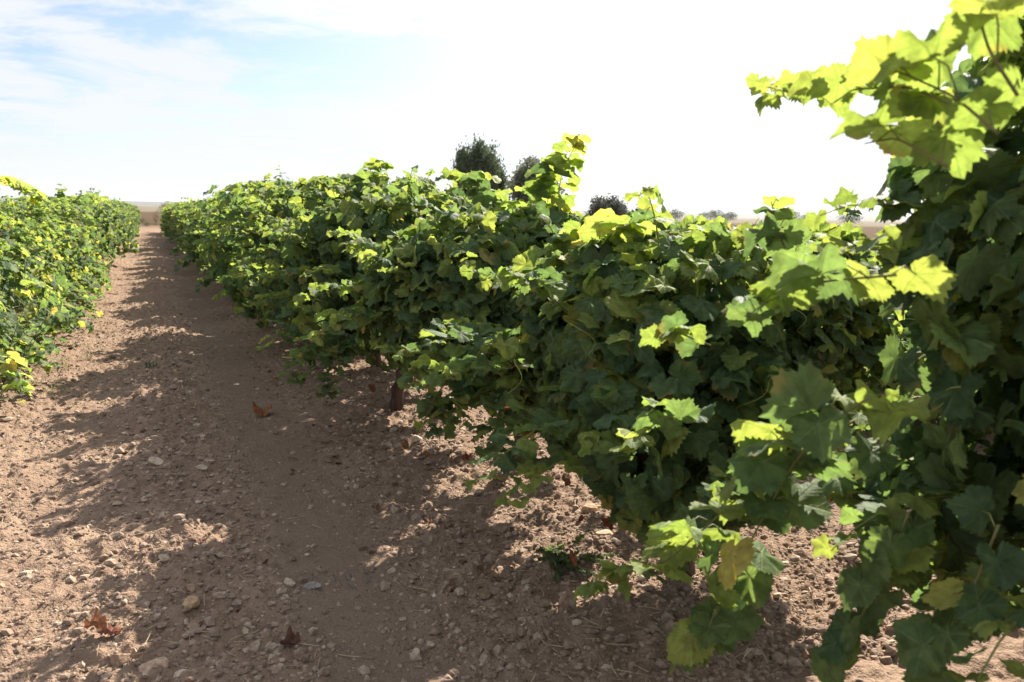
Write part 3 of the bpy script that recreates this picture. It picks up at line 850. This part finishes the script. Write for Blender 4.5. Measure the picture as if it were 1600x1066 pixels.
weed(gl(237, 578), 'flat grey green weed rosette in the shaded path', .055, 41, 26, .12, False, ((0.17, 0.19, 0.14), (0.14, 0.165, 0.115)), width=.02)
weed(gl(555, 905), 'sparse bluish weed sprig flat in the shaded track', .05, 42, 16, .30, False, ((0.10, 0.12, 0.12), (0.12, 0.13, 0.14)), width=.006)

# ------------------------------------------------------------------ stones, clods, straw, fallen leaves
def ico(sub):
    t = (1 + 5 ** .5) / 2
    v = [(-1, t, 0), (1, t, 0), (-1, -t, 0), (1, -t, 0), (0, -1, t), (0, 1, t), (0, -1, -t), (0, 1, -t), (t, 0, -1), (t, 0, 1), (-t, 0, -1), (-t, 0, 1)]
    f = [(0, 11, 5), (0, 5, 1), (0, 1, 7), (0, 7, 10), (0, 10, 11), (1, 5, 9), (5, 11, 4), (11, 10, 2), (10, 7, 6), (7, 1, 8), (3, 9, 4), (3, 4, 2), (3, 2, 6), (3, 6, 8), (3, 8, 9), (4, 9, 5), (2, 4, 11), (6, 2, 10), (8, 6, 7), (9, 8, 1)]
    v = [np.array(q) / np.linalg.norm(q) for q in v]
    for _ in range(sub):
        c, nf = {}, []
        def midp(a, b):
            key = (min(a, b), max(a, b))
            if key not in c: v.append(norm(v[a] + v[b])); c[key] = len(v) - 1
            return c[key]
        for a, b, d in f:
            x, y, z = midp(a, b), midp(b, d), midp(d, a)
            nf += [(a, x, z), (b, y, x), (d, z, y), (x, y, z)]
        f = nf
    return np.array(v), np.array(f)
ICO0, ICO2 = ico(0), ico(2)

def stone(px, py, wpx, label, col, seed, flat=.6, group=None):
    rng = np.random.RandomState(seed + 500)
    p = on_ground(px, py)
    dist = np.linalg.norm(p - np.array([0, 0, CAM_H]))
    s = wpx * dist / F_PX / 2
    V = ICO2[0].copy()
    for _ in range(11):                      # knock flat facets off it
        n = norm(rng.normal(0, 1, 3)); h = rng.uniform(.48, .86)
        dd = V @ n; V = V - np.outer(np.maximum(dd - h, 0), n)
    V += rng.normal(0, .015, V.shape)
    V = V * np.array([1, rng.uniform(.65, .95), flat]) * s
    a = rng.uniform(0, 6.28); ca, sa = math.cos(a), math.sin(a)
    V[:, :2] = V[:, :2] @ np.array([[ca, sa], [-sa, ca]])
    o = mesh_np('stone', V, [ICO2[1]], M_STONE, None, False, np.tile(np.array(col), (len(V), 1)))
    o.location = (p[0], p[1], gz(p[0], p[1]) + s * flat * .34)
    tag(o, label, 'stone', group)
    return o
PALE, TAN, BRN, BLU = (.40, .31, .23), (.38, .25, .15), (.25, .165, .11), (.23, .205, .18)
stone(245, 738, 34, 'long pale stone, left of two lying side by side in the shaded path', PALE, 1, .5)
stone(314, 740, 22, 'pale stone, right of two lying side by side in the shaded path', (.36,.28,.21), 2, .6)
stone(452, 914, 24, 'pale angular stone beside the smooth wheel track', (.45,.36,.27), 3, .7)
stone(488, 911, 26, 'flat bluish stone next to the pale angular stone', BLU, 4, .35)
stone(258, 891, 22, 'pale stone on the edge of the sunlit soil at lower left', (.44, .35, .27), 5, .7)
stone(300, 966, 34, 'tan brown stone half buried among clods at lower left', TAN, 6, .6)
stone(299, 942, 26, 'brown flat clod just above the tan stone at lower left', BRN, 7, .5)
stone(241, 1058, 46, 'large pale clod at the bottom edge, partly in sun', (.42, .30, .21), 8, .6)
stone(192, 1046, 34, 'dark brown clod at the bottom edge, left of the large pale one', BRN, 9, .7)
stone(652, 705, 20, 'pale stone under the drooping leaves of the fourth vine', (.44,.35,.26), 10, .8)
stone(606, 706, 22, 'brownish stone left of the pale stone beneath the fourth vine', (.34, .26, .2), 11, .6)
stone(919, 819, 30, 'squarish tan clod lying in the sun beneath the vines', (.42, .28, .17), 12, .8)
stone(945, 860, 34, 'slanting slab-like clod in the sun right of the low weed', (.40, .29, .2), 13, .4)
stone(886, 960, 46, 'largest dark brown clod, in the shade below the low weed', (.26, .175, .12), 14, .8)
stone(653, 811, 24, 'rounded brown stone in the dappled shade at centre', (.29, .2, .145), 15, .8)
stone(671, 1003, 18, 'small pale stone, right of a pair near the bottom centre', (.40,.31,.23), 16, .7)
stone(651, 1015, 20, 'small whitish stone, left of a pair near the bottom centre', (.42,.34,.26), 17, .7)
stone(425, 1018, 22, 'grey brown stone right beside the dark curled leaf', (.36, .28, .22), 18, .8)
stone(400, 1033, 20, 'pale stone just below and left of the dark curled leaf', (.36,.28,.21), 19, .8)
srng = np.random.RandomState(77)
for i in range(46):
    px, py = srng.uniform(180, 760), srng.uniform(640, 1060)
    if px < 560 - (py - 600) * .6 and py < 760: px += 120
    stone(px, py, srng.uniform(8, 15), 'small pale pebble scattered on the shaded path', tuple(np.array(PALE) * srng.uniform(.75, 1.1)), 40 + i, .7, 'pebbles on the path')

def clods():
    rng = np.random.RandomState(9); N = 125000
    yv = 1.9 * (14 / 1.9) ** (rng.rand(N) ** 1.15); xv = rng.uniform(-2.2, 4.2, N)
    xr = (xv - ROW_X + ROW_GAP / 2) % ROW_GAP - ROW_GAP / 2
    dens = .35 + .65 * np.exp(-((xv - .02) / .32) ** 2) + .45 * np.exp(-(xr / .9) ** 2) - .34 * np.exp(-((xv - .68) / .25) ** 2)
    dens *= .6 + .8 * (vn(xv, yv, .5, 11) + .5)
    k = rng.rand(N) < dens; xv, yv = xv[k], yv[k]; n = len(xv)
    s = .003 + .0042 * rng.exponential(1, n); s = np.minimum(s, .026)
    V = ICO0[0][None] * (1 + rng.uniform(-.38, .38, (n, 12, 1))) * np.stack([rng.uniform(.7, 1.3, n), rng.uniform(.7, 1.3, n), rng.uniform(.5, .9, n)], -1)[:, None, :] * s[:, None, None]
    V += np.stack([xv, yv, ground_z(xv, yv) + s * .12], -1)[:, None, :]
    F = (ICO0[1][None] + (np.arange(n) * 12)[:, None, None]).reshape(-1, 3)
    pal = np.array([(.23, .164, .122), (.27, .195, .148), (.185, .128, .095), (.33, .25, .19)])
    c = pick(rng, pal, n); pl = rng.rand(n) < .05; c[pl] = pick(rng, np.array([(.42, .34, .26), (.38, .30, .22)]), pl.sum())
    o = mesh_np('gravel', V.reshape(-1, 3), [F], M_CLOD, None, False, np.repeat(c, 12, 0))
    tag(o, 'loose crumbly clods and grit strewn over the soil', 'gravel', kind='stuff')
clods()

def straw():
    rng = np.random.RandomState(19); ge = Geo()
    for i in range(4200):
        yv = 2.0 * (11 / 2.0) ** (rng.rand() ** 1.1); xv = rng.uniform(-2.0, 3.6)
        if abs(xv - .68) < .22 and rng.rand() < .8: continue
        L = rng.uniform(.02, .10) * (1.6 if rng.rand() < .1 else 1); a = rng.uniform(0, 6.28); r = rng.uniform(.0007, .0019)
        t = np.linspace(-.5, .5, 4); bend = rng.normal(0, .18)
        px = xv + (t * math.cos(a) - bend * (t * t) * math.sin(a)) * L; py = yv + (t * math.sin(a) + bend * (t * t) * math.cos(a)) * L
        z = ground_z(px, py).max() + r + rng.uniform(-.004, .006) * t / .5 + .001
        ge.tube(np.stack([px, py, np.broadcast_to(z, px.shape)], -1), r, 4, col=tuple(np.array([(.42, .33, .21), (.33, .24, .15), (.20, .13, .09)][rng.randint(3)]) * rng.uniform(.8, 1.15)))
    tag(ge.build('straw', M_STRAW), 'bits of dry stem and straw littering the soil', 'straw', kind='stuff')
straw()

def fallen(px, py, size, label, col, seed, group=None):
    rng = np.random.RandomState(seed + 800)
    V, T, Q, uv = leaf_template(38, (.55, 1.0), rng)
    V = V.copy(); V[:, 2] = V[:, 2] * 1.6 + .75 * (V[:, 0] ** 2) + .16 * np.sin(V[:, 1] * 7 + seed) + .10 * np.sin(V[:, 0] * 11 + V[:, 1] * 4)
    V *= size / 1.55
    a = rng.uniform(0, 6.28); ca, sa = math.cos(a), math.sin(a)
    V[:, :2] = (V[:, :2] - np.array([0, .3 * size])) @ np.array([[ca, sa], [-sa, ca]])
    V[:, 2] -= V[:, 2].min()
    p = on_ground(px, py)
    o = mesh_np('fallen_leaf', V, [T, Q], M_DRY, None, True, np.tile(np.array(col), (len(V), 1)), uv)
    o.location = (p[0], p[1], gz(p[0], p[1]) + .006)
    return tag(o, label, 'leaf', group)
fallen(408, 644, .14, 'orange brown dry leaf lying alone on the shaded path', (.26, .10, .045), 1)
fallen(157, 1003, .07, 'bright rust red dry leaf on the sunlit soil at lower left', (.27, .115, .06), 2)
fallen(182, 1001, .065, 'dark red curled leaf right beside the bright rust red one', (.20, .07, .04), 3)
fallen(447, 1013, .07, 'dark brown curled leaf among clods near the bottom left', (.11, .05, .035), 4)
for i, (px, py) in enumerate([(590, 800), (672, 817), (315, 862)]):
    fallen(px, py, .042, 'small crumpled reddish leaf scrap in the dappled shade', (.17, .085, .055), 20 + i, 'dry leaf scraps')

def litter():
    rng = np.random.RandomState(33); lv = Leaves(); n = 520
    yv = 2.2 * (12 / 2.2) ** rng.rand(n); xv = ROW_X + rng.normal(-.25, .5, n)
    k = vn(xv, yv, .6, 21) > -.08; xv, yv = xv[k], yv[k]; n = len(xv)
    up = norm(np.array([0, 0, 1.]) + rng.normal(0, .45, (n, 3)))
    lv.add(np.stack([xv, yv, ground_z(xv, yv) + .004], -1), up, norm(rng.normal(0, 1, (n, 3)) * np.array([1, 1, .2])), rng.uniform(.018, .055, n),
           pick(rng, np.array([(.20, .11, .06), (.16, .07, .04), (.26, .18, .10), (.12, .07, .045)]), n))
    tag(lv.build('leaf_litter', 1, rng, None, M_DRY), 'crumbled brown leaf litter drifted under the vines', 'leaf litter', kind='stuff')
litter()
# ------------------------------------------------------------------ haze: summer air over the plain
def haze():
    me = bpy.data.meshes.new('haze')
    x0, x1, y0, y1, z0, z1 = -3900, 3900, -3900, 3900, -14.0, 26.0
    v = [(x, y, z) for z in (z0, z1) for y in (y0, y1) for x in (x0, x1)]
    me.from_pydata(v, [], [(0, 2, 3, 1), (4, 5, 7, 6), (0, 1, 5, 4), (2, 6, 7, 3), (0, 4, 6, 2), (1, 3, 7, 5)])
    mt, k = new_mat('haze')
    vol = k.n('ShaderNodeVolumePrincipled', {'Color': (0.93, 0.96, 1.0, 1), 'Density': 0.00006, 'Anisotropy': 0.3})
    k.n('ShaderNodeOutputMaterial', {'Volume': vol.outputs[0]})
    me.materials.append(mt)
    o = bpy.data.objects.new('haze', me); COL.objects.link(o)
    tag(o, 'pale summer haze over the flat fields', kind='stuff')
haze()
